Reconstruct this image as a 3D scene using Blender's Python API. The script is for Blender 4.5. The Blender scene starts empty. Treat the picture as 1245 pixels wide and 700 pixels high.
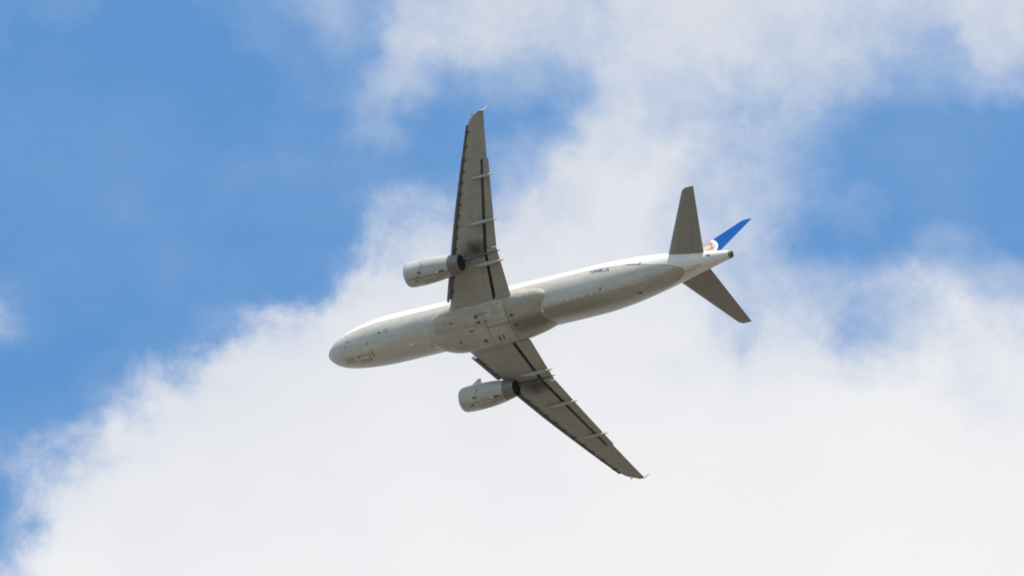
import bpy, bmesh, math
from mathutils import Matrix, Vector

# ------------------------------------------------------------------ camera
SC = bpy.context.scene
ELEV = math.radians(48.0)
cam_d = bpy.data.cameras.new("camera")
cam_d.sensor_width = 36.0
cam_d.lens = 400.0
cam_d.clip_start = 1.0
cam_d.clip_end = 200000.0
cam = bpy.data.objects.new("camera", cam_d)
SC.collection.objects.link(cam)
cam.location = (0, 0, 1.7)
cam.rotation_euler = (math.pi / 2 + ELEV, 0, 0)
SC.camera = cam
RIGHT = Vector((1, 0, 0))
UP = Vector((0, -math.sin(ELEV), math.cos(ELEV)))
FWD = Vector((0, math.cos(ELEV), math.sin(ELEV)))
CAMM = Matrix((RIGHT, UP, -FWD)).transposed()

# attitude of the aeroplane (columns: aft, starboard, up) seen from the camera, solved from its known size
ATT = Matrix(((0.84672788, 0.3842485, 0.36797417),
              (0.20301259, -0.87266547, 0.44411808),
              (0.49177006, -0.30134377, -0.81691746)))
POS = Vector((0.6119, -1.6880, -917.578))
W_ATT = CAMM @ ATT
W_POS = CAMM @ POS + cam.location

# ------------------------------------------------------------------ sun, sky, exposure
SUN_LOCAL = Vector((0.22, -0.70, 0.68)).normalized()      # towards the sun, in the aeroplane's frame
SUN_DIR = (W_ATT @ SUN_LOCAL).normalized()
sun_d = bpy.data.lights.new("sun", "SUN")
sun_d.energy = 3.25
sun_d.angle = math.radians(0.53)
sun_d.color = (1.0, 0.93, 0.82)
sun = bpy.data.objects.new("sun", sun_d)
SC.collection.objects.link(sun)
sun.rotation_euler = SUN_DIR.to_track_quat('Z', 'Y').to_euler()
SUN_EL = math.asin(SUN_DIR.z)
SUN_AZ = math.atan2(SUN_DIR.x, SUN_DIR.y)

SC.view_settings.view_transform = 'Standard'
SC.view_settings.look = 'None'
SC.view_settings.exposure = 0.8
SC.view_settings.gamma = 1.0
SC.view_settings.use_curve_mapping = False
SC.cycles.filter_width = 1.8


class NT:
    """tiny helper to write node trees as expressions"""
    def __init__(self, tree):
        self.t = tree
        self.n = tree.nodes
        self.l = tree.links

    def new(self, typ, **kw):
        nd = self.n.new(typ)
        for k, v in kw.items():
            setattr(nd, k, v)
        return nd

    def put(self, sock, v):
        if v is None:
            return
        if hasattr(v, "is_output"):
            self.l.new(v, sock)
        else:
            sock.default_value = v

    def m(self, op, a, b=None, c=None, clamp=False):
        nd = self.new("ShaderNodeMath", operation=op, use_clamp=clamp)
        self.put(nd.inputs[0], a)
        self.put(nd.inputs[1], b)
        self.put(nd.inputs[2], c)
        return nd.outputs[0]

    def vm(self, op, a, b=None):
        nd = self.new("ShaderNodeVectorMath", operation=op)
        self.put(nd.inputs[0], a)
        self.put(nd.inputs[1], b)
        return nd.outputs["Value"] if op in ("DOT_PRODUCT", "LENGTH") else nd.outputs[0]

    def xyz(self, x, y, z):
        nd = self.new("ShaderNodeCombineXYZ")
        for i, v in enumerate((x, y, z)):
            self.put(nd.inputs[i], v)
        return nd.outputs[0]

    def sep(self, v):
        nd = self.new("ShaderNodeSeparateXYZ")
        self.l.new(v, nd.inputs[0])
        return nd.outputs

    def noise(self, vec, scale, detail=4.0, rough=0.55, col=False, dist=0.0):
        nd = self.new("ShaderNodeTexNoise")
        self.put(nd.inputs["Vector"], vec)
        nd.inputs["Scale"].default_value = scale
        nd.inputs["Detail"].default_value = detail
        nd.inputs["Roughness"].default_value = rough
        nd.inputs["Distortion"].default_value = dist
        return nd.outputs["Color" if col else "Fac"]

    def mr(self, v, a, b, c=0.0, d=1.0, smooth=False):
        nd = self.new("ShaderNodeMapRange")
        nd.interpolation_type = 'SMOOTHSTEP' if smooth else 'LINEAR'
        nd.clamp = True
        self.put(nd.inputs[0], v)
        for i, q in enumerate((a, b, c, d)):
            self.put(nd.inputs[1 + i], q)
        return nd.outputs[0]

    def mix(self, f, a, b, blend='MIX'):
        nd = self.new("ShaderNodeMix", data_type='RGBA', blend_type=blend)
        self.put(nd.inputs[0], f)
        self.put(nd.inputs[6], a)
        self.put(nd.inputs[7], b)
        return nd.outputs[2]

    def curve(self, v, pts):
        nd = self.new("ShaderNodeFloatCurve")
        cv = nd.mapping.curves[0]
        for k, (x, y) in enumerate(pts):
            if k < 2:
                cv.points[k].location = (x, y)
            else:
                cv.points.new(x, y)
        nd.mapping.use_clip = False
        nd.mapping.update()
        self.put(nd.inputs["Value"], v)
        return nd.outputs[0]


# cloud cover of this afternoon's sky, tenths, in rows of elevation and columns of azimuth around the flight path
COVER = [
    [1,1,1,0,0,1,1,3,4,3,6,7,8,8,7,8,8,9,8,8,8,7,7,7,8,8],
    [1,0,0,0,0,0,1,1,2,2,7,7,7,7,6,7,8,8,8,7,7,6,5,4,7,7],
    [0,0,0,0,0,0,0,1,1,4,5,2,3,4,3,7,7,7,6,6,5,4,2,2,4,3],
    [0,0,0,0,0,0,0,1,1,3,1,1,1,1,4,8,6,6,5,4,3,1,0,0,0,0],
    [0,1,0,0,0,1,1,1,1,1,1,1,3,5,8,8,8,6,5,4,2,0,0,0,0,0],
    [0,0,0,1,0,1,1,1,1,3,4,4,6,8,8,9,8,6,5,4,2,1,0,0,0,0],
    [1,0,0,0,1,1,1,1,1,5,6,7,8,8,9,9,8,7,5,3,1,1,1,2,1,0],
    [2,1,0,0,1,1,1,1,4,7,8,9,9,9,9,9,9,8,6,5,4,4,5,6,4,4],
    [3,1,0,1,1,2,4,6,8,9,9,9,9,9,9,9,9,8,6,7,6,3,4,6,7,6],
    [1,0,1,2,4,6,8,9,9,9,9,9,9,9,9,9,8,8,8,8,8,7,7,8,8,8],
    [1,1,2,4,7,8,9,9,9,9,9,9,9,9,9,9,9,9,9,9,9,9,9,9,8,8],
    [2,4,5,7,8,9,9,9,9,9,9,9,9,9,9,9,9,9,9,9,9,9,9,9,9,9],
    [1,4,7,8,9,9,9,9,9,9,9,9,9,9,9,9,9,9,9,9,9,9,9,9,9,9],
    [2,4,8,9,9,9,9,9,9,9,9,9,9,9,9,9,9,9,9,9,9,9,9,9,9,9],
    [4,6,9,9,9,9,9,9,9,9,9,9,9,9,9,9,9,9,9,9,9,9,9,9,9,9],
]


def build_world():
    w = bpy.data.worlds.new("World")
    SC.world = w
    w.use_nodes = True
    w.node_tree.nodes.clear()
    N = NT(w.node_tree)
    d = N.new("ShaderNodeTexCoord").outputs["Generated"]
    sky = N.new("ShaderNodeTexSky", sky_type='NISHITA')
    sky.sun_disc = False
    sky.sun_elevation = SUN_EL
    sky.sun_rotation = SUN_AZ
    sky.altitude = 0
    sky.air_density = 1.0
    sky.dust_density = 0.0
    sky.ozone_density = 9.0
    # angles around the azimuth where the aeroplane flies
    fw = N.m('MAXIMUM', N.vm('DOT_PRODUCT', d, tuple(FWD)), 0.05)
    a = N.m('DIVIDE', N.vm('DOT_PRODUCT', d, tuple(RIGHT)), fw)
    b = N.m('DIVIDE', N.vm('DOT_PRODUCT', d, tuple(UP)), fw)
    gx = N.m('MULTIPLY_ADD', a, 1 / 0.09, 0.5)
    gy = N.m('MULTIPLY_ADD', b, -1 / 0.0506, 0.5)
    P = N.xyz(N.m('MULTIPLY', gx, 1.78), gy, 0.37)
    # turbulent warp
    n1 = N.noise(P, 5.0, 6.0, 0.6, col=True)
    off = N.vm('MULTIPLY', N.vm('SUBTRACT', n1, (0.5, 0.5, 0.5)), (0.09, 0.15, 0))
    o = N.sep(off)
    wx = N.m('ADD', gx, o[0])
    wy = N.m('ADD', gy, o[1])
    cx = N.m('MULTIPLY', wx, 1245 / 1250.0, clamp=True)
    cy = N.m('MULTIPLY', N.m('MINIMUM', N.m('MAXIMUM', wy, 0.0), 1.0), 14.0)
    cov = None
    for j, row in enumerate(COVER):
        hat = N.mr(N.m('SUBTRACT', 1.0, N.m('ABSOLUTE', N.m('SUBTRACT', cy, float(j)))), 0, 1, 0, 1, smooth=True)
        f = N.curve(cx, [(i / 25.0, v / 9.0) for i, v in enumerate(row)])
        cov = N.m('MULTIPLY', f, hat) if cov is None else N.m('MULTIPLY_ADD', f, hat, cov)
    # away from there the same broken cloud goes on
    far = N.noise(d, 13.0, 6.0, 0.6)
    far = N.mr(far, 0.40, 0.62, 0.0, 1.0, smooth=True)
    ex = N.m('MAXIMUM', N.m('SUBTRACT', N.m('ABSOLUTE', N.m('SUBTRACT', gx, 0.5)), 0.5),
             N.m('SUBTRACT', N.m('ABSOLUTE', N.m('SUBTRACT', gy, 0.5)), 0.5))
    inside = N.mr(ex, 0.06, 0.9, 1.0, 0.0, smooth=True)
    front = N.m('GREATER_THAN', N.vm('DOT_PRODUCT', d, tuple(FWD)), 0.3)
    inside = N.m('MULTIPLY', inside, front)
    cov = N.m('ADD', N.m('MULTIPLY', cov, inside), N.m('MULTIPLY', far, N.m('SUBTRACT', 1.0, inside)))
    # wisps: billows, fine torn edges and a thin veil over the blue
    n2 = N.noise(P, 8.0, 9.0, 0.66, dist=0.35)
    n3 = N.noise(P, 3.2, 3.0, 0.5)
    n5 = N.noise(P, 22.0, 6.0, 0.7)
    amp = N.mr(cov, 0.0, 0.40, 0.10, 1.0)
    amp = N.m('MULTIPLY', amp, N.mr(cov, 0.75, 1.0, 1.0, 0.22))
    tex = N.m('ADD', N.m('MULTIPLY', N.m('SUBTRACT', n2, 0.5), 0.85), N.m('MULTIPLY', N.m('SUBTRACT', n5, 0.5), 0.22))
    den = N.m('ADD', cov, N.m('MULTIPLY', amp, tex))
    den = N.m('ADD', den, N.m('MULTIPLY', N.m('SUBTRACT', n3, 0.5), 0.10))
    soft = N.mr(den, 0.05, 0.97, 0.0, 1.0)
    # the big cumulus has firm torn edges, the high cloud beside it is soft
    firm = N.mr(N.m('ADD', den, N.m('MULTIPLY', N.m('MULTIPLY', N.m('SUBTRACT', n5, 0.5), 0.24), amp)), 0.14, 0.82, 0.0, 1.0, smooth=True)
    firmness = N.mr(N.m('SUBTRACT', gy, N.m('MULTIPLY', gx, 0.75)), -0.10, 0.25, 0.0, 0.65, smooth=True)
    mask = N.m('ADD', N.m('MULTIPLY', soft, N.m('SUBTRACT', 1.0, firmness)), N.m('MULTIPLY', firm, firmness))
    veil = N.m('MULTIPLY', N.mr(N.noise(N.vm('MULTIPLY', P, (2.0, 3.2, 1.0)), 1.0, 6.0, 0.6), 0.38, 0.80, 0.02, 0.14, smooth=True), N.mr(gx, -0.2, 0.7, 0.7, 1.0))
    mask = N.m('ADD', mask, N.m('MULTIPLY', veil, N.m('SUBTRACT', 1.0, mask)))
    # thin cloud is bluish, deep sunlit cloud white
    thick = N.m('MULTIPLY_ADD', gy, 0.9, N.m('MULTIPLY', gx, 0.35))
    thick = N.m('ADD', thick, N.m('MULTIPLY', N.m('SUBTRACT', n3, 0.5), 0.5))
    thick = N.mr(thick, 0.15, 1.25, 0.0, 1.0, smooth=True)
    c0 = N.mix(mask, (0.56, 0.65, 0.80, 1), (0.68, 0.715, 0.79, 1))
    col = N.mix(thick, c0, (0.895, 0.895, 0.905, 1))
    bg1 = N.new("ShaderNodeBackground")
    N.put(bg1.inputs[0], N.mix(1.0, sky.outputs[0], (0.84, 1.09, 1.0, 1), 'MULTIPLY'))
    bg1.inputs[1].default_value = 0.15
    bg2 = N.new("ShaderNodeBackground")
    N.put(bg2.inputs[0], col)
    bg2.inputs[1].default_value = 0.575
    mx = N.new("ShaderNodeMixShader")
    N.put(mx.inputs[0], mask)
    N.l.new(bg1.outputs[0], mx.inputs[1])
    N.l.new(bg2.outputs[0], mx.inputs[2])
    out = N.new("ShaderNodeOutputWorld")
    N.l.new(mx.outputs[0], out.inputs[0])


build_world()


# ------------------------------------------------------------------ materials
def material(name, rough=0.4, metal=0.0, coat=0.0):
    m = bpy.data.materials.new(name)
    m.use_nodes = True
    N = NT(m.node_tree)
    bs = m.node_tree.nodes["Principled BSDF"]
    bs.inputs["Roughness"].default_value = rough
    bs.inputs["Metallic"].default_value = metal
    bs.inputs["Coat Weight"].default_value = coat
    return m, N, bs


def worn(name, col, rough=0.4, metal=0.0, dirt=0.25, coat=0.0, stretch=(0.35, 2.2, 2.2), dcol=(0.20, 0.18, 0.14, 1)):
    m, N, bs = material(name, rough, metal, coat)
    p = N.new("ShaderNodeTexCoord").outputs["Object"]
    n = N.noise(N.vm('MULTIPLY', p, stretch), 1.0, 6, 0.65)
    n2 = N.noise(p, 3.5, 4, 0.6)
    f = N.m('MULTIPLY', N.mr(N.m('ADD', N.m('MULTIPLY', n, 0.7), N.m('MULTIPLY', n2, 0.3)), 0.42, 0.68), dirt)
    N.put(bs.inputs["Base Color"], N.mix(f, (*col, 1), dcol))
    N.put(bs.inputs["Roughness"], N.mr(n2, 0.3, 0.7, rough * 0.85, min(1, rough * 1.25)))
    return m


def fuselage_paint():
    m, N, bs = material("fuselage_paint", 0.45, 0.0, 0.0)
    bs.inputs["Specular IOR Level"].default_value = 0.35
    p = N.new("ShaderNodeTexCoord").outputs["Object"]
    x, y, z = N.sep(p)[:]
    xs = N.m('DIVIDE', x, 40.0)
    line = N.curve(xs, [(0.0, .437), (0.12, .44), (0.25, .448), (0.5, .452), (0.6, .460), (0.75, .467), (0.84, .475), (1.0, .482)])
    line = N.m('MULTIPLY', N.m('SUBTRACT', line, 0.5), 10.0)     # height of the cheat line
    dz = N.m('SUBTRACT', z, line)
    lower = N.m('MULTIPLY', N.mr(dz, 0.02, -0.02), N.m('LESS_THAN', x, 34.0))
    gold = N.m('MULTIPLY', N.m('LESS_THAN', N.m('ABSOLUTE', dz), N.mr(x, 30.0, 33.3, 0.04, 0.014)), N.m('LESS_THAN', x, 34.0))
    n = N.noise(N.vm('MULTIPLY', p, (0.3, 2.0, 2.0)), 1.0, 6, 0.65)
    n2 = N.noise(p, 2.6, 5, 0.6)
    streak = N.mr(N.m('ADD', N.m('MULTIPLY', n, 0.65), N.m('MULTIPLY', n2, 0.35)), 0.40, 0.68)
    # oily keel aft of the wheel bays, as all airliners carry it
    keel = N.m('MULTIPLY', N.mr(N.m('ABSOLUTE', N.m('SUBTRACT', N.m('ADD', y, N.m('MULTIPLY', N.m('SUBTRACT', n, .5), .8)), 0.22)), 0.30, 0.95, 1, 0, smooth=True), N.m('MULTIPLY', N.mr(x, 20.0, 21.5), N.mr(x, 23.5, 30.0, 1.0, 0.55)))
    keel = N.m('MULTIPLY', keel, N.m('LESS_THAN', z, 0.0))
    grey = N.mix(N.m('MULTIPLY', streak, 0.5), (0.60, 0.565, 0.505, 1), (0.36, 0.315, 0.24, 1))
    grey = N.mix(N.m('MULTIPLY', keel, 0.62), grey, (0.15, 0.135, 0.105, 1))
    white = N.mix(N.m('MULTIPLY', streak, 0.10), (0.80, 0.765, 0.70, 1), (0.45, 0.37, 0.26, 1))
    white = N.mix(N.m('MULTIPLY', keel, 0.25), white, (0.35, 0.30, 0.22, 1))
    # frames and lap joints
    fr = N.m('LESS_THAN', N.m('ABSOLUTE', N.m('SUBTRACT', N.m('FRACT', N.m('DIVIDE', x, 2.67)), 0.5)), 0.006)
    c = N.mix(lower, white, grey)
    c = N.mix(N.m('MULTIPLY', gold, 0.85), c, (0.42, 0.27, 0.11, 1))
    c = N.mix(N.m('MULTIPLY', fr, 0.12), c, (0.12, 0.11, 0.10, 1))
    # radome joint
    rj = N.m('LESS_THAN', N.m('ABSOLUTE', N.m('SUBTRACT', x, 1.05)), 0.02)
    c = N.mix(N.m('MULTIPLY', rj, 0.4), c, (0.1, 0.1, 0.1, 1))
    N.put(bs.inputs["Base Color"], c)
    return m


def fairing_paint():
    m, N, bs = material("fairing_paint", 0.45, 0.0, 0.0)
    p = N.new("ShaderNodeTexCoord").outputs["Object"]
    x, y, z = N.sep(p)[:]
    n = N.noise(N.vm('MULTIPLY', p, (0.5, 2.2, 1.0)), 1.0, 6, 0.65)
    n2 = N.noise(p, 2.2, 5, 0.6)
    s = N.mr(N.m('ADD', N.m('MULTIPLY', n, 0.6), N.m('MULTIPLY', n2, 0.4)), 0.40, 0.66)
    c = N.mix(N.m('MULTIPLY', s, 0.5), (0.51, 0.48, 0.42, 1), (0.27, 0.225, 0.16, 1))
    n4 = N.noise(p, 0.9, 3, 0.5)
    c = N.mix(N.mr(n4, 0.47, 0.66, 0, 0.45), c, (0.33, 0.26, 0.18, 1))
    # unpainted darker composite panels behind the wheel bay
    aft = N.m('MULTIPLY', N.m('GREATER_THAN', x, 18.15), N.m('LESS_THAN', z, -1.95))
    c = N.mix(N.m('MULTIPLY', aft, 0.30), c, (0.22, 0.195, 0.15, 1))
    oil = N.m('MULTIPLY', N.mr(N.m('ABSOLUTE', N.m('SUBTRACT', N.m('ADD', y, N.m('MULTIPLY', N.m('SUBTRACT', n, .5), 1.2)), 0.45)), 0.2, 1.0, 1, 0, smooth=True), N.mr(x, 18.1, 18.5))
    c = N.mix(N.m('MULTIPLY', N.m('MULTIPLY', oil, N.m('LESS_THAN', z, -1.8)), 0.6), c, (0.09, 0.08, 0.065, 1))
    # panel seams
    gxx = N.m('LESS_THAN', N.m('ABSOLUTE', N.m('SUBTRACT', N.m('FRACT', N.m('DIVIDE', x, 1.9)), 0.5)), 0.009)
    gyy = N.m('LESS_THAN', N.m('ABSOLUTE', N.m('SUBTRACT', N.m('FRACT', N.m('DIVIDE', N.m('ADD', y, 10.2), 1.3)), 0.5)), 0.013)
    c = N.mix(N.m('MULTIPLY', N.m('MULTIPLY', N.m('MAXIMUM', gxx, gyy), 0.4), N.mr(n2, .4, .6)), c, (0.08, 0.075, 0.065, 1))
    N.put(bs.inputs["Base Color"], c)
    return m


def wing_paint():
    m, N, bs = material("wing_paint", 0.42, 0.0, 0.0)
    p = N.new("ShaderNodeTexCoord").outputs["Object"]
    x, y, z = N.sep(p)[:]
    ay = N.m('ABSOLUTE', y)
    n = N.noise(N.vm('MULTIPLY', p, (0.5, 2.4, 1.0)), 1.0, 6, 0.65)
    n2 = N.noise(p, 1.8, 5, 0.6)
    s = N.mr(N.m('ADD', N.m('MULTIPLY', n, 0.55), N.m('MULTIPLY', n2, 0.45)), 0.40, 0.66)
    c = N.mix(N.m('MULTIPLY', s, 0.42), (0.365, 0.345, 0.30, 1), (0.23, 0.205, 0.165, 1))
    # shade beside each pylon, painted as a dark patch into the skin colour
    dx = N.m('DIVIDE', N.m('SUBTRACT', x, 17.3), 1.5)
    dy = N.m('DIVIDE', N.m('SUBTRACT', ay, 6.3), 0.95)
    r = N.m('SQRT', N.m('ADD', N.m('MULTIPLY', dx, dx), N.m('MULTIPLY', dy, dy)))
    soot_and_shade = N.mr(N.m('ADD', r, N.m('MULTIPLY', N.m('SUBTRACT', n2, .5), .9)), 0.05, 1.25, 0.97, 0.0, smooth=True)
    soot_and_shade = N.m('MULTIPLY', soot_and_shade, N.mr(ay, 5.2, 5.7))
    c = N.mix(soot_and_shade, c, (0.055, 0.05, 0.05, 1))
    # oval tank access panels in a row along the span
    le = N.m('MULTIPLY_ADD', ay, 0.515, 11.83)
    te = N.m('MAXIMUM', N.m('MULTIPLY_ADD', ay, 0.05, 18.68), N.m('MULTIPLY_ADD', ay, 0.2655, 17.36))
    fc = N.m('DIVIDE', N.m('SUBTRACT', x, le), N.m('SUBTRACT', te, le))
    ex_ = N.m('MULTIPLY', N.m('SUBTRACT', fc, 0.42), 13.0)
    ey_ = N.m('MULTIPLY', N.m('SUBTRACT', N.m('FRACT', N.m('DIVIDE', ay, 0.68)), 0.5), 2.6)
    er = N.m('ADD', N.m('MULTIPLY', ex_, ex_), N.m('MULTIPLY', ey_, ey_))
    ring = N.m('LESS_THAN', N.m('ABSOLUTE', N.m('SUBTRACT', er, 0.8)), 0.22)
    c = N.mix(N.m('MULTIPLY', ring, 0.22), c, (0.10, 0.09, 0.08, 1))
    spar = N.m('MAXIMUM', N.m('LESS_THAN', N.m('ABSOLUTE', N.m('SUBTRACT', fc, 0.18)), 0.006), N.m('LESS_THAN', N.m('ABSOLUTE', N.m('SUBTRACT', fc, 0.63)), 0.006))
    c = N.mix(N.m('MULTIPLY', spar, 0.25), c, (0.10, 0.09, 0.08, 1))
    # tank access panels and ribs
    rib = N.m('LESS_THAN', N.m('ABSOLUTE', N.m('SUBTRACT', N.m('FRACT', N.m('DIVIDE', ay, 1.35)), 0.5)), 0.010)
    c = N.mix(N.m('MULTIPLY', rib, 0.22), c, (0.10, 0.09, 0.08, 1))
    N.put(bs.inputs["Base Color"], c)
    return m


def fin_paint():
    m, N, bs = material("fin_paint", 0.45, 0.0, 0.0)
    bs.inputs["Specular IOR Level"].default_value = 0.08
    p = N.new("ShaderNodeTexCoord").outputs["Object"]
    x, y, z = N.sep(p)[:]
    n = N.noise(p, 1.5, 4, 0.6)
    blue = N.mix(N.mr(n, .3, .7), (0.0, 0.068, 0.27, 1), (0.0, 0.058, 0.235, 1))
    # globe: white ball with gold meridians and parallels
    GX, GZ, GR = 32.6, 2.3, 2.95
    u = N.m('DIVIDE', N.m('SUBTRACT', x, GX), GR)
    v = N.m('DIVIDE', N.m('SUBTRACT', z, GZ), GR)
    r2 = N.m('ADD', N.m('MULTIPLY', u, u), N.m('MULTIPLY', v, v))
    ball = N.m('LESS_THAN', r2, 1.0)
    ru = N.m('ADD', N.m('MULTIPLY', u, 0.80), N.m('MULTIPLY', v, 0.60))
    rv = N.m('SUBTRACT', N.m('MULTIPLY', v, 0.80), N.m('MULTIPLY', u, 0.60))
    half = N.m('SQRT', N.m('MAXIMUM', N.m('SUBTRACT', 1.0, N.m('MULTIPLY', rv, rv)), 0.01))
    lon = N.m('ARCSINE', N.m('MINIMUM', N.m('MAXIMUM', N.m('DIVIDE', ru, half), -1.0), 1.0))
    lat = N.m('ARCSINE', N.m('MINIMUM', N.m('MAXIMUM', rv, -1.0), 1.0))
    l1 = N.m('LESS_THAN', N.m('ABSOLUTE', N.m('SUBTRACT', N.m('FRACT', N.m('MULTIPLY_ADD', lon, 2.6, 10.0)), 0.5)), 0.11)
    l2 = N.m('LESS_THAN', N.m('ABSOLUTE', N.m('SUBTRACT', N.m('FRACT', N.m('MULTIPLY_ADD', lat, 2.4, 10.25)), 0.5)), 0.11)
    inner = N.m('LESS_THAN', r2, 0.84)
    lines = N.m('MULTIPLY', N.m('MAXIMUM', l1, l2), inner)
    gl = N.mix(N.m('MULTIPLY', lines, 0.9), (0.50, 0.42, 0.37, 1), (0.34, 0.15, 0.06, 1))
    gl = N.mix(inner, (0.72, 0.69, 0.66, 1), gl)
    N.put(bs.inputs["Base Color"], N.mix(ball, blue, gl))
    return m


MAT = dict(
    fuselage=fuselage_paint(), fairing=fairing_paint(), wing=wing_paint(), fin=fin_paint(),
    white=worn("white_paint", (0.80, 0.79, 0.76), 0.35, 0, 0.12),
    grey=worn("grey_paint", (0.37, 0.35, 0.30), 0.42, 0, 0.35),
    tail=worn("tailplane_paint", (0.29, 0.275, 0.24), 0.42, 0, 0.35),
    cowl=worn("cowl_paint", (0.52, 0.50, 0.45), 0.38, 0, 0.45),
    track=worn("track_fairing_paint", (0.42, 0.40, 0.35), 0.4, 0, 0.3),
    slat=worn("slat_metal", (0.13, 0.13, 0.135), 0.5, 0.3, 0.3),
    cove=worn("cove_grey", (0.10, 0.098, 0.095), 0.7, 0, 0.2),
    metal=worn("bare_metal", (0.50, 0.50, 0.50), 0.42, 0.75, 0.25),
    nozzle=worn("nozzle_metal", (0.22, 0.20, 0.165), 0.45, 0.35, 0.4),
    soot_and_shade=worn("soot_black", (0.012, 0.012, 0.016), 0.8, 0, 0.1),
    dark=worn("dark_rubber", (0.085, 0.08, 0.072), 0.6, 0, 0.1),
    brown=worn("stained_metal", (0.24, 0.19, 0.14), 0.6, 0, 0.3),
    pylon=worn("pylon_sooted_paint", (0.12, 0.115, 0.11), 0.5, 0, 0.5, dcol=(0.05, 0.05, 0.05, 1)),
    cream=worn("cream_stain", (0.60, 0.54, 0.45), 0.5, 0, 0.35),
    lilac=worn("leading_edge_lilac", (0.34, 0.32, 0.47), 0.4, 0, 0.15),
    red=worn("red_paint", (0.38, 0.16, 0.11), 0.5, 0, 0.1),
    tan=worn("tan_primer", (0.44, 0.40, 0.33), 0.5, 0, 0.4),
    ink=worn("registration_ink", (0.03, 0.035, 0.17), 0.5, 0, 0.05),
)


def glass(name, col, emit=0.0):
    m, N, bs = material(name, 0.08, 0.0, 0.5)
    p = N.new("ShaderNodeTexCoord").outputs["Object"]
    N.put(bs.inputs["Base Color"], N.mix(N.noise(p, 4.0), (*col, 1), (*[c * .85 for c in col], 1)))
    if emit:
        bs.inputs["Emission Color"].default_value = (*col, 1)
        bs.inputs["Emission Strength"].default_value = emit
    return m


MAT['window'] = glass("dark_window", (0.02, 0.022, 0.028))
MAT['lens'] = glass("clear_lens", (0.85, 0.85, 0.82))
MAT['redlens'] = glass("red_lens", (0.30, 0.03, 0.02))
MAT['greenlens'] = glass("green_lens", (0.03, 0.16, 0.07))


# ------------------------------------------------------------------ mesh helpers
def link(name, bm, mat, parent=None, smooth=35, fix=True):
    if fix:
        bmesh.ops.recalc_face_normals(bm, faces=bm.faces)
    me = bpy.data.meshes.new(name)
    bm.to_mesh(me)
    bm.free()
    me.materials.append(mat)
    if smooth:
        me.shade_smooth()
        me.set_sharp_from_angle(angle=math.radians(smooth))
    ob = bpy.data.objects.new(name, me)
    SC.collection.objects.link(ob)
    ob.parent = parent
    return ob


def loft(bm, rings, cap=True, closed=True):
    vs = [[bm.verts.new(p) for p in r] for r in rings]
    n = len(rings[0])
    for a, b in zip(vs, vs[1:]):
        for i in range(n if closed else n - 1):
            j = (i + 1) % n
            try:
                bm.faces.new((a[i], a[j], b[j], b[i]))
            except ValueError:
                pass
    if cap:
        for r in (vs[0], vs[-1]):
            try:
                bm.faces.new(r)
            except ValueError:
                pass
    return bm


def pchip(xs, ys):
    n = len(xs)
    h = [xs[i + 1] - xs[i] for i in range(n - 1)]
    d = [(ys[i + 1] - ys[i]) / h[i] for i in range(n - 1)]
    m = [0.0] * n
    for i in range(1, n - 1):
        if d[i - 1] * d[i] > 0:
            w1, w2 = 2 * h[i] + h[i - 1], h[i] + 2 * h[i - 1]
            m[i] = (w1 + w2) / (w1 / d[i - 1] + w2 / d[i])
    m[0], m[-1] = d[0], d[-1]

    def f(x):
        x = min(max(x, xs[0]), xs[-1])
        i = 0
        while i < n - 2 and x > xs[i + 1]:
            i += 1
        t = (x - xs[i]) / h[i]
        return ((1 + 2 * t) * (1 - t) ** 2 * ys[i] + t * (1 - t) ** 2 * h[i] * m[i]
                + t * t * (3 - 2 * t) * ys[i + 1] + t * t * (t - 1) * h[i] * m[i + 1])
    return f


# ------------------------------------------------------------------ ground (below the frame; it throws warm light up on the belly)
def build_ground():
    bm = bmesh.new()
    S, n = 60000.0, 24
    g = [[bm.verts.new((-S + 2 * S * i / n, -S + 2 * S * j / n, 0)) for j in range(n + 1)] for i in range(n + 1)]
    for i in range(n):
        for j in range(n):
            bm.faces.new((g[i][j], g[i + 1][j], g[i + 1][j + 1], g[i][j + 1]))
    m, N, bs = material("dry_grass_and_fields", 0.95)
    p = N.new("ShaderNodeTexCoord").outputs["Object"]
    big = N.noise(p, 0.0018, 4, 0.5)
    sm = N.noise(p, 0.35, 6, 0.6)
    c = N.mix(N.mr(big, 0.35, 0.65), (0.122, 0.105, 0.086, 1), (0.172, 0.150, 0.128, 1))
    c = N.mix(N.mr(sm, 0.3, 0.7, 0, 0.4), c, (0.085, 0.09, 0.05, 1))
    N.put(bs.inputs["Base Color"], c)
    o = link("ground", bm, m, smooth=0)
    o['kind'] = 'structure'
    o['label'] = 'dry grass and fields far below the aeroplane'


build_ground()

# ------------------------------------------------------------------ the aeroplane: x aft from the nose, y starboard, z up, metres
plane = bpy.data.objects.new("airliner", None)
SC.collection.objects.link(plane)
plane.empty_display_size = 5
plane.matrix_world = Matrix.Translation(W_POS) @ W_ATT.to_4x4()
plane['label'] = 'white and grey twin-engine airliner with a blue fin flying against clouds'
plane['category'] = 'aeroplane'


def part(name, bm, mat, parent=None, smooth=35, fix=True):
    o = link(name, bm, MAT[mat] if isinstance(mat, str) else mat, parent or plane, smooth, fix)
    if parent is None:
        o.location = (-18.0, 0, 0)
    return o


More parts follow.
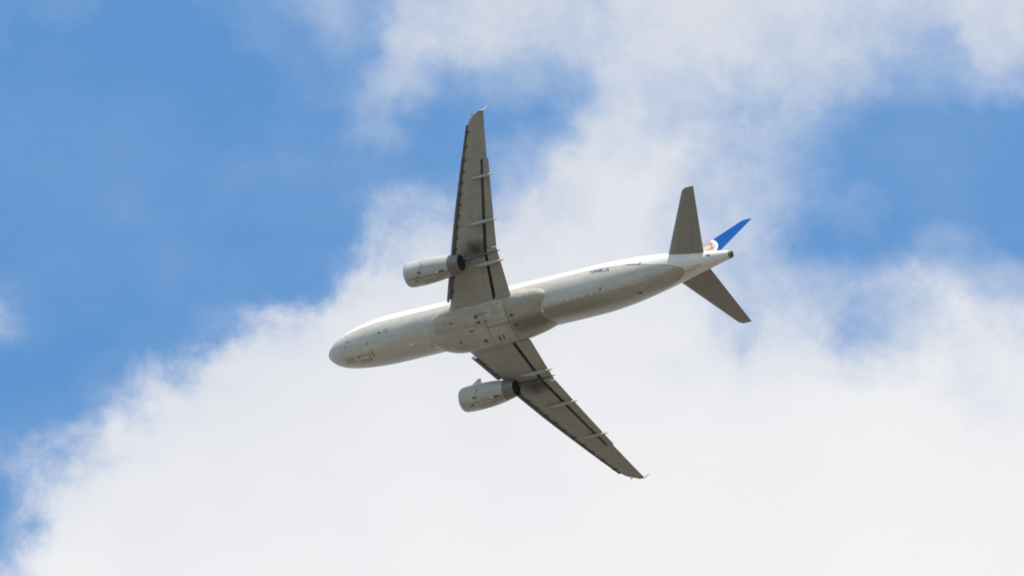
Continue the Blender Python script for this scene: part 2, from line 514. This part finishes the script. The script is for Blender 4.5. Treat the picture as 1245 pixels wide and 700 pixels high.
# --- fuselage
FX = [0, .06, .15, .5, 1, 1.5, 2, 2.5, 3, 4, 5, 6, 24, 26, 28, 30, 32, 34, 36, 37.2, 37.45]
FTOP = [-.55, -.33, -.2, .12, .42, .70, 1.0, 1.32, 1.55, 1.83, 1.99, 2.07, 2.07, 2.07, 2.06, 2.02, 1.94, 1.80, 1.54, 1.29, 1.24]
FBOT = [-.55, -.80, -.93, -1.25, -1.52, -1.70, -1.82, -1.91, -1.97, -2.04, -2.065, -2.07, -2.07, -1.95, -1.63, -1.17, -.66, -.16, .32, .58, .63]
FW = [0, .25, .38, .74, 1.06, 1.28, 1.45, 1.58, 1.68, 1.83, 1.93, 1.975, 1.975, 1.97, 1.87, 1.66, 1.36, 1.0, .62, .38, .33]
ftop, fbot, fw = pchip(FX, FTOP), pchip(FX, FBOT), pchip(FX, FW)


def fus_ring(x, n=72, grow=0.0):
    t, b, w = ftop(x), fbot(x), fw(x) + grow
    zc, rz = (t + b) / 2, (t - b) / 2 + grow
    return [(x, w * math.sin(2 * math.pi * k / n), zc + rz * math.cos(2 * math.pi * k / n)) for k in range(n)]


def fus_y(x, z):
    t, b, w = ftop(x), fbot(x), fw(x)
    q = (z - (t + b) / 2) / ((t - b) / 2)
    return w * math.sqrt(max(0, 1 - q * q))


def fus_low(x, y):
    t, b, w = ftop(x), fbot(x), fw(x)
    return (t + b) / 2 - (t - b) / 2 * math.sqrt(max(0, 1 - (y / w) ** 2))


bm = bmesh.new()
xs = [0.004, .015, .03, .06, .1, .15, .22, .3, .4, .5, .65, .8, 1.0, 1.25, 1.5, 1.75, 2, 2.25, 2.5, 2.75, 3, 3.5, 4, 4.5, 5, 5.5, 6]
xs += [6 + i for i in range(1, 19)] + [24 + .5 * i for i in range(1, 26)] + [36.8, 37.1, 37.3, 37.45]
loft(bm, [fus_ring(x) for x in xs])
fuselage = part("fuselage", bm, 'fuselage', smooth=50)

# APU exhaust in the tail cone: a collar with a dark pipe
bm = bmesh.new()
r0 = fus_ring(37.42, 32, 0.004)
zc = .935


def circ(x, r, z=zc, n=32):
    return [(x, r * math.sin(2 * math.pi * k / n), z + r * math.cos(2 * math.pi * k / n)) for k in range(n)]


loft(bm, [r0, circ(37.55, .30), circ(37.62, .27)], cap=False)
apu = part("auxiliary_exhaust", bm, 'nozzle', fuselage, 40)
bm = bmesh.new()
loft(bm, [circ(37.622, .265), circ(37.624, .20), circ(37.47, .19), circ(37.465, .02)], cap=True)
part("exhaust_pipe", bm, 'soot_and_shade', fuselage, 40)

# --- belly fairing
BX = [10.2, 10.6, 11.2, 12, 13, 16, 18.4, 19.1, 19.8, 20.5, 21.1, 21.6, 22.0]
BW = [.72, 1.18, 1.62, 1.94, 2.08, 2.13, 2.13, 2.07, 1.98, 1.86, 1.72, 1.52, 1.2]
BB = [-2.02, -2.11, -2.24, -2.37, -2.46, -2.50, -2.50, -2.45, -2.34, -2.17, -2.02, -1.85, -1.65]
bw, bb = pchip(BX, BW), pchip(BX, BB)
BZC = -1.15


def fair_ring(x, n=64, p=2.7):
    w, zb = bw(x), bb(x)
    out = []
    for k in range(n):
        a = 2 * math.pi * k / n
        s, c = math.sin(a), math.cos(a)
        yy = w * math.copysign(abs(s) ** (2 / p), s)
        if c < 0:
            zz = BZC - (BZC - zb) * abs(c) ** (2 / p)
        else:
            zz = BZC + 0.62 * abs(c) ** (2 / p)
        out.append((x, yy, zz))
    return out


def fair_low(x, y, p=2.7):
    w, zb = bw(x), bb(x)
    if x < BX[0] or x > BX[-1] or abs(y) >= w:
        return 9
    return BZC - (BZC - zb) * (1 - (abs(y) / w) ** p) ** (1 / p)


def low(x, y):
    f = fus_low(x, y) if abs(y) < fw(x) else 9
    return min(f, fair_low(x, y))


bm = bmesh.new()
fx = [10.2, 10.35, 10.5, 10.8, 11.1, 11.5, 12, 12.5, 13] + [13.5 + .5 * i for i in range(13)] + [19.8, 20.1, 20.4, 20.7, 20.9, 21.1, 21.3, 21.5, 21.6, 21.75, 21.9, 22.0]
loft(bm, [fair_ring(x) for x in fx])
fairing = part("belly_fairing", bm, 'fairing', smooth=50)


def patch(name, x0, x1, y0, y1, mat, parent, lift=.012, nx=6, ny=6, skew=0.0):
    """a thin plate that follows the underside of the body"""
    bm = bmesh.new()
    lay = []
    for dz in (lift, -lift):
        g = []
        for i in range(nx + 1):
            row = []
            for j in range(ny + 1):
                y = y0 + (y1 - y0) * j / ny
                x = x0 + (x1 - x0) * i / nx + skew * (y - y0)
                row.append(bm.verts.new((x, y, low(x, y) - dz)))
            g.append(row)
        lay.append(g)
    A, B = lay
    for i in range(nx):
        for j in range(ny):
            bm.faces.new((A[i][j], A[i + 1][j], A[i + 1][j + 1], A[i][j + 1]))
            bm.faces.new((B[i][j], B[i][j + 1], B[i + 1][j + 1], B[i + 1][j]))
    for i in range(nx):
        for j in (0, ny):
            bm.faces.new((A[i][j], A[i + 1][j], B[i + 1][j], B[i][j]))
    for j in range(ny):
        for i in (0, nx):
            bm.faces.new((A[i][j], A[i][j + 1], B[i][j + 1], B[i][j]))
    return part(name, bm, mat, parent, 30)


# wheel bay doors, seams, vents and drains on the belly
for s in (-1, 1):
    patch("landing_gear_door", 16.05, 18.1, s * .06, s * 1.45, 'fairing', fairing, .014)
    patch("air_intake", 15.2, 15.5, s * 1.1 - .13, s * 1.1 + .13, 'dark', fairing, .016)
patch("vent_outlet", 15.3, 15.6, -.70, -.52, 'dark', fairing, .018)
patch("vent_outlet", 15.9, 16.35, -.64, -.52, 'brown', fairing, .018)
patch("vent_outlet", 15.6, 16.5, -1.3, -1.2, 'brown', fairing, .018)
patch("vent_outlet", 18.4, 18.7, -.68, -.48, 'dark', fairing, .018)
patch("vent_outlet", 18.42, 18.68, .22, .40, 'dark', fairing, .018)
patch("vent_outlet", 14.35, 14.70, -.06, .05, 'dark', fairing, .018)
patch("vent_outlet", 13.0, 13.3, .62, .8, 'brown', fairing, .018)
patch("vent_outlet", 12.8, 13.1, -1.1, -.95, 'brown', fairing, .018)
patch("vent_outlet", 16.6, 16.75, .9, 1.4, 'dark', fairing, .022)
patch("vent_outlet", 17.0, 17.12, .9, 1.3, 'dark', fairing, .022)
patch("access_panel", 11.15, 12.0, -.85, -.25, 'tan', fairing, .010)
patch("access_panel", 12.3, 13.6, .95, 1.5, 'tan', fairing, .010)
patch("access_panel", 18.9, 20.4, -1.1, -.35, 'tan', fairing, .010)
patch("bay_seam", 16.0, 16.04, -1.45, 1.45, 'brown', fairing, .012, 1, 16)
patch("bay_seam", 18.12, 18.17, -1.6, 1.6, 'brown', fairing, .012, 1, 16)
patch("bay_seam", 16.04, 18.11, -.025, .025, 'brown', fairing, .012, 12, 1)

# nose wheel bay
for s in (-1, 1):
    patch("nose_gear_door", 3.2, 4.75, s * .03, s * .36, 'fuselage', fuselage, .010)
patch("bay_seam", 3.15, 4.85, -.025, .025, 'brown', fuselage, .012, 10, 1)
patch("bay_seam", 4.8, 4.88, -.30, .36, 'brown', fuselage, .014, 1, 8)
patch("bay_seam", 4.4, 4.5, .15, .5, 'brown', fuselage, .013, 1, 8)
patch("access_panel", 2.0, 3.0, -.05, .55, 'tan', fuselage, .006)
patch("access_panel", 3.4, 4.6, .42, .72, 'tan', fuselage, .006)
patch("warning_mark", 4.55, 4.65, -.98, -.72, 'red', fuselage, .006, 2, 3)
patch("static_port", 6.25, 6.65, -1.55, -1.30, 'tan', fuselage, .006)
patch("static_port", 5.72, 5.92, -1.44, -1.33, 'dark', fuselage, .008)
patch("static_port", 2.6, 2.78, -1.23, -1.15, 'dark', fuselage, .008)
patch("static_port", 2.3, 2.45, -.92, -.84, 'dark', fuselage, .008)
patch("drain_hole", 10.1, 10.3, .55, .7, 'brown', fuselage, .008)
patch("drain_hole", 26.6, 26.8, -.75, -.65, 'dark', fuselage, .008)
patch("drain_hole", 29.5, 29.75, .55, .75, 'dark', fuselage, .008)
for k in range(5):
    patch("drain_hole", 22.9 + .72 * k, 23.02 + .72 * k, -.66 + .02 * k, -.54 + .02 * k, 'lens', fuselage, .012, 2, 2)
patch("outflow_panel", 33.75, 34.5, .0, .20, 'cream', fuselage, .006)
patch("outflow_panel", 34.45, 35.1, -.14, .06, 'cream', fuselage, .006)


def side_patch(name, x0, x1, z0, z1, s, mat, parent, lift=.01, nx=4, nz=4):
    bm = bmesh.new()
    lay = []
    for d in (lift, -lift):
        lay.append([[bm.verts.new((x0 + (x1 - x0) * i / nx, s * (fus_y(x0 + (x1 - x0) * i / nx, z0 + (z1 - z0) * j / nz) + d), z0 + (z1 - z0) * j / nz))
                     for j in range(nz + 1)] for i in range(nx + 1)])
    A, B = lay
    for i in range(nx):
        for j in range(nz):
            bm.faces.new((A[i][j], A[i + 1][j], A[i + 1][j + 1], A[i][j + 1]))
            bm.faces.new((B[i][j], B[i][j + 1], B[i + 1][j + 1], B[i + 1][j]))
    for i in range(nx):
        for j in (0, nz):
            bm.faces.new((A[i][j], A[i + 1][j], B[i + 1][j], B[i][j]))
    for j in range(nz):
        for i in (0, nx):
            bm.faces.new((A[i][j], A[i][j + 1], B[i][j + 1], B[i][j]))
    return part(name, bm, mat, parent, 30)


# rear door sill step and small outlet on the tail cone
side_patch("door_sill", 28.95, 30.2, -.33, -.295, -1, 'dark', fuselage, .02, 6, 1)
side_patch("door_sill", 30.1, 30.2, -.295, -.16, -1, 'dark', fuselage, .02, 1, 2)
side_patch("tail_outlet", 35.6, 35.95, .47, .56, -1, 'dark', fuselage, .015, 3, 2)


# registration below the cheat line on the port side
def registration(text, x0, x1, zmid, height):
    cu = bpy.data.curves.new("lettering", 'FONT')
    cu.body = text
    cu.size = 1.0
    cu.resolution_u = 3
    cu.offset = 0.006
    tmp = bpy.data.objects.new("lettering", cu)
    SC.collection.objects.link(tmp)
    me = bpy.data.meshes.new_from_object(tmp.evaluated_get(bpy.context.evaluated_depsgraph_get()))
    SC.collection.objects.unlink(tmp)
    bpy.data.objects.remove(tmp)
    bm = bmesh.new()
    bm.from_mesh(me)
    bpy.data.meshes.remove(me)
    X0 = min(v.co.x for v in bm.verts)
    X1 = max(v.co.x for v in bm.verts)
    Y1 = max(v.co.y for v in bm.verts)
    bmesh.ops.triangulate(bm, faces=bm.faces)
    bmesh.ops.subdivide_edges(bm, edges=bm.edges, cuts=1)
    for v in bm.verts:
        x = x0 + (v.co.x - X0) / (X1 - X0) * (x1 - x0)
        z = zmid + (v.co.y / Y1 - .5) * height
        v.co = (x, -(fus_y(x, z) + .014), z)
    part("registration", bm, 'ink', fuselage, 0, fix=False)


registration("N448UA", 25.8, 27.55, -.60, .36)


# blade aerials and drain masts under the belly
def blade(name, x, y, h, c, mat, parent, sweep=.5, t=.05, zbase=None, tip=.55):
    bm = bmesh.new()
    z = (low(x, y) if zbase is None else zbase) + .03
    r = []
    for f in (0, 1):
        cc = c * (1 - f * (1 - tip))
        xx = x + f * sweep * h
        zz = z - f * (h + .03)
        r.append([(xx, y, zz), (xx + .3 * cc, y - t / 2 * (1 - .4 * f), zz), (xx + cc, y, zz), (xx + .3 * cc, y + t / 2 * (1 - .4 * f), zz)])
    loft(bm, r)
    return part(name, bm, mat, parent, 0)


blade("blade_aerial", 8.5, 0, .28, .35, 'white', fuselage)
blade("blade_aerial", 3.4, .05, .25, .2, 'dark', fuselage)
blade("blade_aerial", 24.5, 0, .30, .40, 'grey', fuselage)
blade("drain_mast", 22.9, 0, .30, .25, 'metal', fuselage)


def blob(name, c, r, mat, parent, n=16):
    bm = bmesh.new()
    bmesh.ops.create_uvsphere(bm, u_segments=n, v_segments=n // 2, radius=1)
    for v in bm.verts:
        v.co = (c[0] + v.co.x * r[0], c[1] + v.co.y * r[1], c[2] + v.co.z * r[2])
    return part(name, bm, mat, parent, 60)


blob("beacon_light", (21.15, -.15, low(21.15, -.15) - .02), (.11, .08, .07), 'lens', fairing)

# cockpit glazing (three panes a side)
for s in (-1, 1):
    for (x0, x1, z0, z1) in ((1.75, 2.45, .42, .80), (2.5, 3.15, .45, .98), (3.2, 3.75, .52, 1.0)):
        side_patch("cockpit_window", x0, x1, z0, z1, s, 'window', fuselage, .012, 4, 4)
    # doors
    for x0, z0, z1, w in ((5.0, -.42, 1.42, .82), (30.6, -.30, 1.40, .82)):
        side_patch("cabin_door", x0, x0 + w, z0, z1, s, 'white', fuselage, .008, 3, 8)

# --- wings
def le_x(y):
    base = 12.86 + .515 * (y - 2)
    if y > 16.0:
        t = (y - 16.0) / 1.0
        base += 1.05 * t ** 2.4 - .12 * t
    return base


def te_x(y):
    return 18.78 + (y - 2) * .05 if y < 6.15 else 18.99 + (y - 6.15) * .2655


def w_z(y):
    return -1.34 + .0649 * (y - 2) + .00558 * (y - 2) ** 2


def tc(y):
    return .150 - .035 * min(1, (y - 1) / 8)


def inc(y):
    return math.radians(4.9 - 4.6 * min(1, max(0, (y - 2) / 15)))


def foil(u, up, t):
    yt = 5 * t * (.2969 * math.sqrt(max(u, 0)) - .126 * u - .3516 * u * u + .2843 * u ** 3 - .1036 * u ** 4)
    cam = .018 * (1 - (2 * u - 1.1) ** 2) if u > .05 else .018 * (1 - (2 * u - 1.1) ** 2) * u / .05
    return cam * .6 + (yt * .95 if up else -yt * 1.05)


def wpt(s, y, u, up, dx=0, dz=0):
    c = te_x(y) - le_x(y)
    dx, dz = (q(c) if callable(q) else q for q in (dx, dz))
    i = inc(y)
    h = foil(u, up, tc(y)) * c
    return (le_x(y) + u * c * math.cos(i) + h * math.sin(i) + dx, s * y, w_z(y) - u * c * math.sin(i) + h + dz)


def piece(s, ys, ulo, uhi, dx=0.0, dz=0.0, upe=None, loe=None, n=9, round_nose=False):
    """closed spanwise body between two chord fractions; upe/loe may end the upper/lower skin elsewhere"""
    rings = []
    for y in ys:
        step = []
        if upe is not None and loe is not None and ulo > .02:
            q = wpt(s, y, loe + .002, True, dx, dz)
            step = [(q[0], q[1], q[2] - .05), (lambda w: (w[0], w[1], w[2] - .02))(wpt(s, y, upe, True, dx, dz))]
        lo1 = uhi if loe is None else loe
        up1 = uhi if upe is None else upe
        lower = [wpt(s, y, ulo + (lo1 - ulo) * (k / n) ** (1.7 if ulo < .02 else 1), False, dx, dz) for k in range(n + 1)]
        upper = [wpt(s, y, ulo + (up1 - ulo) * (k / n) ** (1.7 if ulo < .02 else 1), True, dx, dz) for k in range(n, (0 if ulo < .02 else -1), -1)]
        ring = lower + step + upper
        if round_nose and ulo >= .02:
            a, b = lower[0], upper[-1]
            c = te_x(y) - le_x(y)
            for q in (.25, .5, .75):
                bulge = math.sin(math.pi * q) * (.5 if ulo < .5 else .22) * abs(b[2] - a[2])
                ring.append((b[0] + (a[0] - b[0]) * q - bulge, b[1], b[2] + (a[2] - b[2]) * q))
        rings.append(ring)
    bm = bmesh.new()
    loft(bm, rings)
    return bm


def span(a, b, n):
    return [a + (b - a) * i / n for i in range(n + 1)]


def canoe(s, y, x0, x1, depth, width):
    """flap track fairing: a slim boat under the wing that runs on past the trailing edge"""
    bm = bmesh.new()
    rings = []
    n = 22
    for i in range(n + 1):
        t = i / n
        x = x0 + (x1 - x0) * t
        sh = (math.sin(math.pi * t ** 1.15) ** .8 if 0 < t < 1 else 0) + .015
        c = te_x(y) - le_x(y)
        u = (x - le_x(y)) / c
        z0 = wpt(s, y, min(u, .96), False)[2] - .02 - max(0, u - .96) * c * .22
        zc = z0 + .06 - depth * .38 * sh - .09 * t
        rings.append([(x, s * y + .5 * width * sh * math.sin(2 * math.pi * k / 14), zc + depth * .55 * sh * math.cos(2 * math.pi * k / 14)) for k in range(14)])
    loft(bm, rings)
    return bm


def engine_y(s):
    return s * 5.775


EZ, EX = -2.13, 11.0


def ering(s, x, r, dz=0.0, n=48, squash=1.0):
    return [(EX + x, engine_y(s) + r * math.sin(2 * math.pi * k / n), EZ + dz + .012 * x + r * squash * math.cos(2 * math.pi * k / n)) for k in range(n)]


for s in (-1, 1):
    side = "port" if s < 0 else "starboard"
    # box with the fixed skin; slats, flaps and ailerons are bodies of their own
    ys = span(1.0, 6.15, 8) + span(6.9, 13.2, 9)
    bm = piece(s, ys, .045, .735, upe=.87, loe=.735, n=14, round_nose=True)
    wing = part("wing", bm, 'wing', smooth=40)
    tip_ys = [13.2, 14, 15, 15.6, 16.0, 16.2, 16.4, 16.6, 16.75, 16.88, 16.95]
    bm = piece(s, tip_ys, 0.0, 1.0, n=16)
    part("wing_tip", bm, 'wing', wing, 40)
    # leading edge behind the outer slat belongs to the tip section
    slat_spans = [(2.78, 5.0), (6.25, 8.75), (8.8, 11.3), (11.35, 13.85), (13.9, 16.08)]
    for a, b in slat_spans:
        bm = piece(s, span(a, b, 5), 0.0, .10, dx=lambda c: -.30 * min(1, c / 3.2) ** .8, dz=lambda c: -.12 * min(1, c / 3.2), upe=.19, loe=.07, n=8)
        part("slat", bm, 'slat', wing, 40)
        nt = 3 if b - a > 2.3 else 2
        for k in range(nt):
            y = a + (b - a) * (k + .5) / nt
            p = wpt(s, y, .06, False)
            bm = bmesh.new()
            loft(bm, [[(p[0] - .24 + .42 * f, s * y - .05, p[2] - .02 + .05 * f), (p[0] - .24 + .42 * f, s * y + .05, p[2] - .02 + .05 * f),
                       (p[0] - .24 + .42 * f, s * y + .05, p[2] - .12 + .09 * f), (p[0] - .24 + .42 * f, s * y - .05, p[2] - .12 + .09 * f)] for f in (0, 1)])
            part("slat_track", bm, 'dark', wing, 0)
    # dark cove between skin and flap
    for a, b in ((1.6, 6.14), (6.16, 13.19)):
        rings = []
        for y in span(a, b, 8):
            A, Bu, Cu = wpt(s, y, .738, False), wpt(s, y, .740, True), wpt(s, y, .868, True)
            rings.append([(A[0] + .006, A[1], A[2] + .02), (Bu[0] + .006, Bu[1], Bu[2] - .065), (Cu[0], Cu[1], Cu[2] - .035),
                          (Cu[0], Cu[1], Cu[2] - .045), (Bu[0] + .02, Bu[1], Bu[2] - .078), (A[0] + .02, A[1], A[2] + .02)])
        bm = bmesh.new()
        loft(bm, rings)
        part("flap_cove", bm, 'cove', wing, 0)
    # flaps, a little extended
    bm = piece(s, span(2.0, 6.12, 5), .772, 1.0, dx=.13, dz=-.04, n=8, round_nose=True)
    part("flap", bm, 'grey', wing, 40)
    bm = piece(s, span(6.17, 13.19, 8), .785, 1.0, dx=.16, dz=-.04, n=8, round_nose=True)
    part("flap", bm, 'grey', wing, 40)
    bm = piece(s, span(13.3, 16.0, 4), .76, .99, dx=.02, dz=-.012, n=8)
    part("aileron", bm, 'grey', wing, 40)
    for y, x0, x1, d, w in ((5.05, 16.2, 19.62, .50, .30), (8.4, 16.9, 20.25, .44, .27), (11.95, 18.6, 21.25, .38, .24)):
        part("flap_track_fairing", canoe(s, y, x0, x1, d, w), 'track', wing, 50)
    # wingtip fence
    bm = bmesh.new()
    zt = w_z(16.95)
    pr = [(21.3, 0.02), (21.75, .16), (22.10, .60), (22.16, .60), (22.04, .08), (22.02, -.13), (21.95, -.14), (21.6, -.05)]
    loft(bm, [[(x, s * (16.93 + o + .06 * z * z), zt + z - .05) for x, z in pr] for o in (0, .035)])
    part("wingtip_fence", bm, 'grey', wing, 0)
    blob("navigation_light", (20.72, s * 16.78, w_z(16.8) - .01), (.10, .05, .04), 'redlens' if s < 0 else 'greenlens', wing)
    blob("landing_light", (13.06, s * 2.62, -1.53), (.15, .13, .13), 'lens', wing)

    # --- engine
    prof = [(.0, .90), (.03, .945), (.10, .985)]
    bm = bmesh.new()
    lip_in = [ering(s, x, r) for x, r in ((.55, .80), (.25, .80), (.10, .825), (.03, .86), (0, .90), (.03, .945), (.10, .985), (.22, 1.015))]
    cowl_prof = [(.22, 1.015), (.5, 1.045), (.9, 1.062), (1.4, 1.068), (2.0, 1.06), (2.6, 1.03), (3.1, .985), (3.6, .915), (4.05, .835)]
    bm = bmesh.new()
    loft(bm, [ering(s, x, r) for x, r in cowl_prof] + [ering(s, 4.05, .76), ering(s, 3.6, .80), ering(s, .22, .95)], cap=False)
    eng = part("engine", bm, 'cowl', smooth=50)
    eng['label'] = 'port engine with grey cowl' if s < 0 else 'starboard engine with grey cowl'
    bm = bmesh.new()
    loft(bm, lip_in, cap=False)
    part("inlet_lip", bm, 'metal', eng, 50)
    bm = bmesh.new()
    loft(bm, [ering(s, .56, .82), ering(s, 1.2, .83), ering(s, 1.21, .2), ering(s, .95, .12), ering(s, .75, .01)])
    part("fan", bm, 'dark', eng, 50)
    bm = bmesh.new()
    loft(bm, [ering(s, 4.0, .822), ering(s, 4.06, .822), ering(s, 4.5, .745), ering(s, 4.95, .655), ering(s, 4.96, .635)], cap=False)
    part("exhaust_nozzle", bm, 'nozzle', eng, 50)
    bm = bmesh.new()
    loft(bm, [ering(s, 4.958, .634), ering(s, 4.6, .66), ering(s, 4.2, .66), ering(s, 4.19, .1)])
    part("nozzle_lining", bm, 'soot_and_shade', eng, 50)
    bm = bmesh.new()
    loft(bm, [ering(s, 4.2, .34), ering(s, 4.6, .27), ering(s, 5.0, .12), ering(s, 5.18, .02)])
    part("exhaust_cone", bm, 'soot_and_shade', eng, 50)
    # seams, latch, vent, drain on the cowl
    for xa, xb in ((1.72, 1.76),):
        bm = bmesh.new()
        loft(bm, [ering(s, xa, 1.066), ering(s, xb, 1.066)], cap=False)
        part("cowl_seam", bm, 'brown', eng, 0)

    def cowl_patch(name, x0, x1, a0, a1, mat, lift=.012, n=6):
        f = pchip([q[0] for q in cowl_prof], [q[1] for q in cowl_prof])
        bm = bmesh.new()
        rows = []
        for i in range(n + 1):
            x = x0 + (x1 - x0) * i / n
            rr = f(x) + lift
            rows.append([(EX + x, engine_y(s) + rr * math.sin(math.radians(a0 + (a1 - a0) * k / n)), EZ + .012 * x - rr * math.cos(math.radians(a0 + (a1 - a0) * k / n))) for k in range(n + 1)])
        loft(bm, rows, cap=False, closed=False)
        part(name, bm, mat, eng, 40)
    cowl_patch("cowl_seam", .3, 4.0, -1.2, 1.2, 'brown')
    cowl_patch("cowl_vent", 3.3, 3.7, -9, 1, 'dark', .016)
    cowl_patch("cowl_latch", 3.0, 3.2, -8, 0, 'white', .018)
    cowl_patch("cowl_vent", .95, 1.25, 8, 16, 'brown', .014)
    cowl_patch("cowl_vent", 1.4, 1.75, -28, -16, 'brown', .014)
    cowl_patch("cowl_panel", 1.85, 3.2, 18, 48, 'tan', .010)
    cowl_patch("cowl_panel", 1.78, 2.0, -60, -40, 'tan', .010)
    cowl_patch("cowl_panel", 2.9, 4.0, 4, 30, 'grey', .010)
    # strake on the inboard shoulder
    bm = bmesh.new()
    aa = math.radians(38)
    iy, iz = -s * math.cos(aa), math.sin(aa)
    ty, tz = -s * -math.sin(aa), math.cos(aa)
    pr = [(.75, 1.03), (1.45, 1.48), (1.72, 1.50), (1.78, 1.03)]
    loft(bm, [[(EX + x, engine_y(s) + iy * r + ty * o, EZ + .012 * x + iz * r + tz * o) for x, r in pr] for o in (-.02, .02)])
    part("cowl_strake", bm, 'cowl', eng, 0)
    blade("drain_mast", EX + 1.2, engine_y(s) + .12 * s, .16, .22, 'dark', eng, zbase=EZ - 1.06)
    # pylon, from the top of the cowl back under the wing
    bm = bmesh.new()
    rings = []
    for x, hw, zt, zb in ((12.3, .05, -1.05, -1.3), (12.9, .16, -.90, -1.35), (14.2, .20, -.72, -1.4), (15.0, .21, -.75, -1.45), (15.6, .20, -.85, -1.62), (16.2, .15, -.95, -1.68),
                          (17.0, .11, -1.0, -1.58), (18.0, .08, -1.1, -1.50), (18.8, .06, -1.15, -1.42), (19.3, .02, -1.22, -1.34)):
        y = engine_y(s)
        m_ = (zt + zb) / 2
        rings.append([(x, y, zb), (x, y + hw * .7, zb + .08), (x, y + hw, m_), (x, y + hw, zt), (x, y - hw, zt), (x, y - hw, m_), (x, y - hw * .7, zb + .08)])
    loft(bm, rings)
    part("pylon", bm, 'pylon', eng, 40)

    # --- tailplane
    def t_pt(y, u, up):
        le = 31.46 + .647 * y
        if y > 5.95:
            le += .28 * ((y - 5.95) / .27) ** 2
        te = 35.22 + .205 * y
        c = te - le
        z = .67 + .140 * y
        yt = 5 * .10 * (.2969 * math.sqrt(u) - .126 * u - .3516 * u * u + .2843 * u ** 3 - .1036 * u ** 4) * c
        return (le + u * c, s * y, z + (yt if up else -yt))

    def t_piece(ysp, u0, u1, dz=0.0):
        rings = []
        for y in ysp:
            k1 = [u0 + (u1 - u0) * (k / 9) ** (1.7 if u0 == 0 else 1) for k in range(10)]
            ring = [t_pt(y, u, False) for u in k1] + [t_pt(y, u, True) for u in reversed(k1[1 if u0 == 0 else 0:])]
            rings.append([(p[0], p[1], p[2] + dz) for p in ring])
        bm = bmesh.new()
        loft(bm, rings)
        return bm
    tail = part("horizontal_stabilizer", t_piece(span(.5, 5.9, 6) + [5.98, 6.06, 6.14, 6.2], 0.0, .715), 'tail', smooth=40)
    part("elevator", t_piece(span(.62, 5.9, 6) + [5.98, 6.06, 6.14, 6.2], .722, 1.0, -.006), 'tail', tail, 40)

# --- fin
def f_pt(z, u, sg):
    t = (z - 2.0) / 5.9
    le = 30.85 + 4.45 * t
    if z < 2.7:
        le -= .9 * ((2.7 - z) / .7) ** 2 * .5
    if z > 7.6:
        le += .5 * ((z - 7.6) / .3) ** 2
    te = 35.92 + .73 * t
    c = te - le
    yt = 5 * .105 * (.2969 * math.sqrt(u) - .126 * u - .3516 * u * u + .2843 * u ** 3 - .1036 * u ** 4) * c
    return (le + u * c, sg * yt, z)


def f_piece(zs, u0, u1):
    rings = []
    for z in zs:
        k1 = [u0 + (u1 - u0) * (k / 12) ** (1.7 if u0 == 0 else 1) for k in range(13)]
        rings.append([f_pt(z, u, -1) for u in k1] + [f_pt(z, u, 1) for u in reversed(k1[1 if u0 == 0 else 0:])])
    bm = bmesh.new()
    loft(bm, rings)
    return bm


fin = part("vertical_stabilizer", f_piece([1.5, 1.9, 2.1, 2.3, 2.5, 2.7] + span(3.2, 7.4, 8) + [7.6, 7.7, 7.8, 7.9], 0.42, .70), 'fin', smooth=40)
part("leading_edge", f_piece([1.5, 1.9, 2.1, 2.3, 2.5, 2.7] + span(3.2, 7.4, 8) + [7.6, 7.7, 7.8, 7.9], 0.0, .418), 'lilac', fin, 40)  # front part of the fin, coloured a paler lilac than the rest
part("rudder", f_piece(span(2.0, 7.4, 9) + [7.6, 7.7, 7.8, 7.88], .706, 1.0), 'fin', fin, 40)
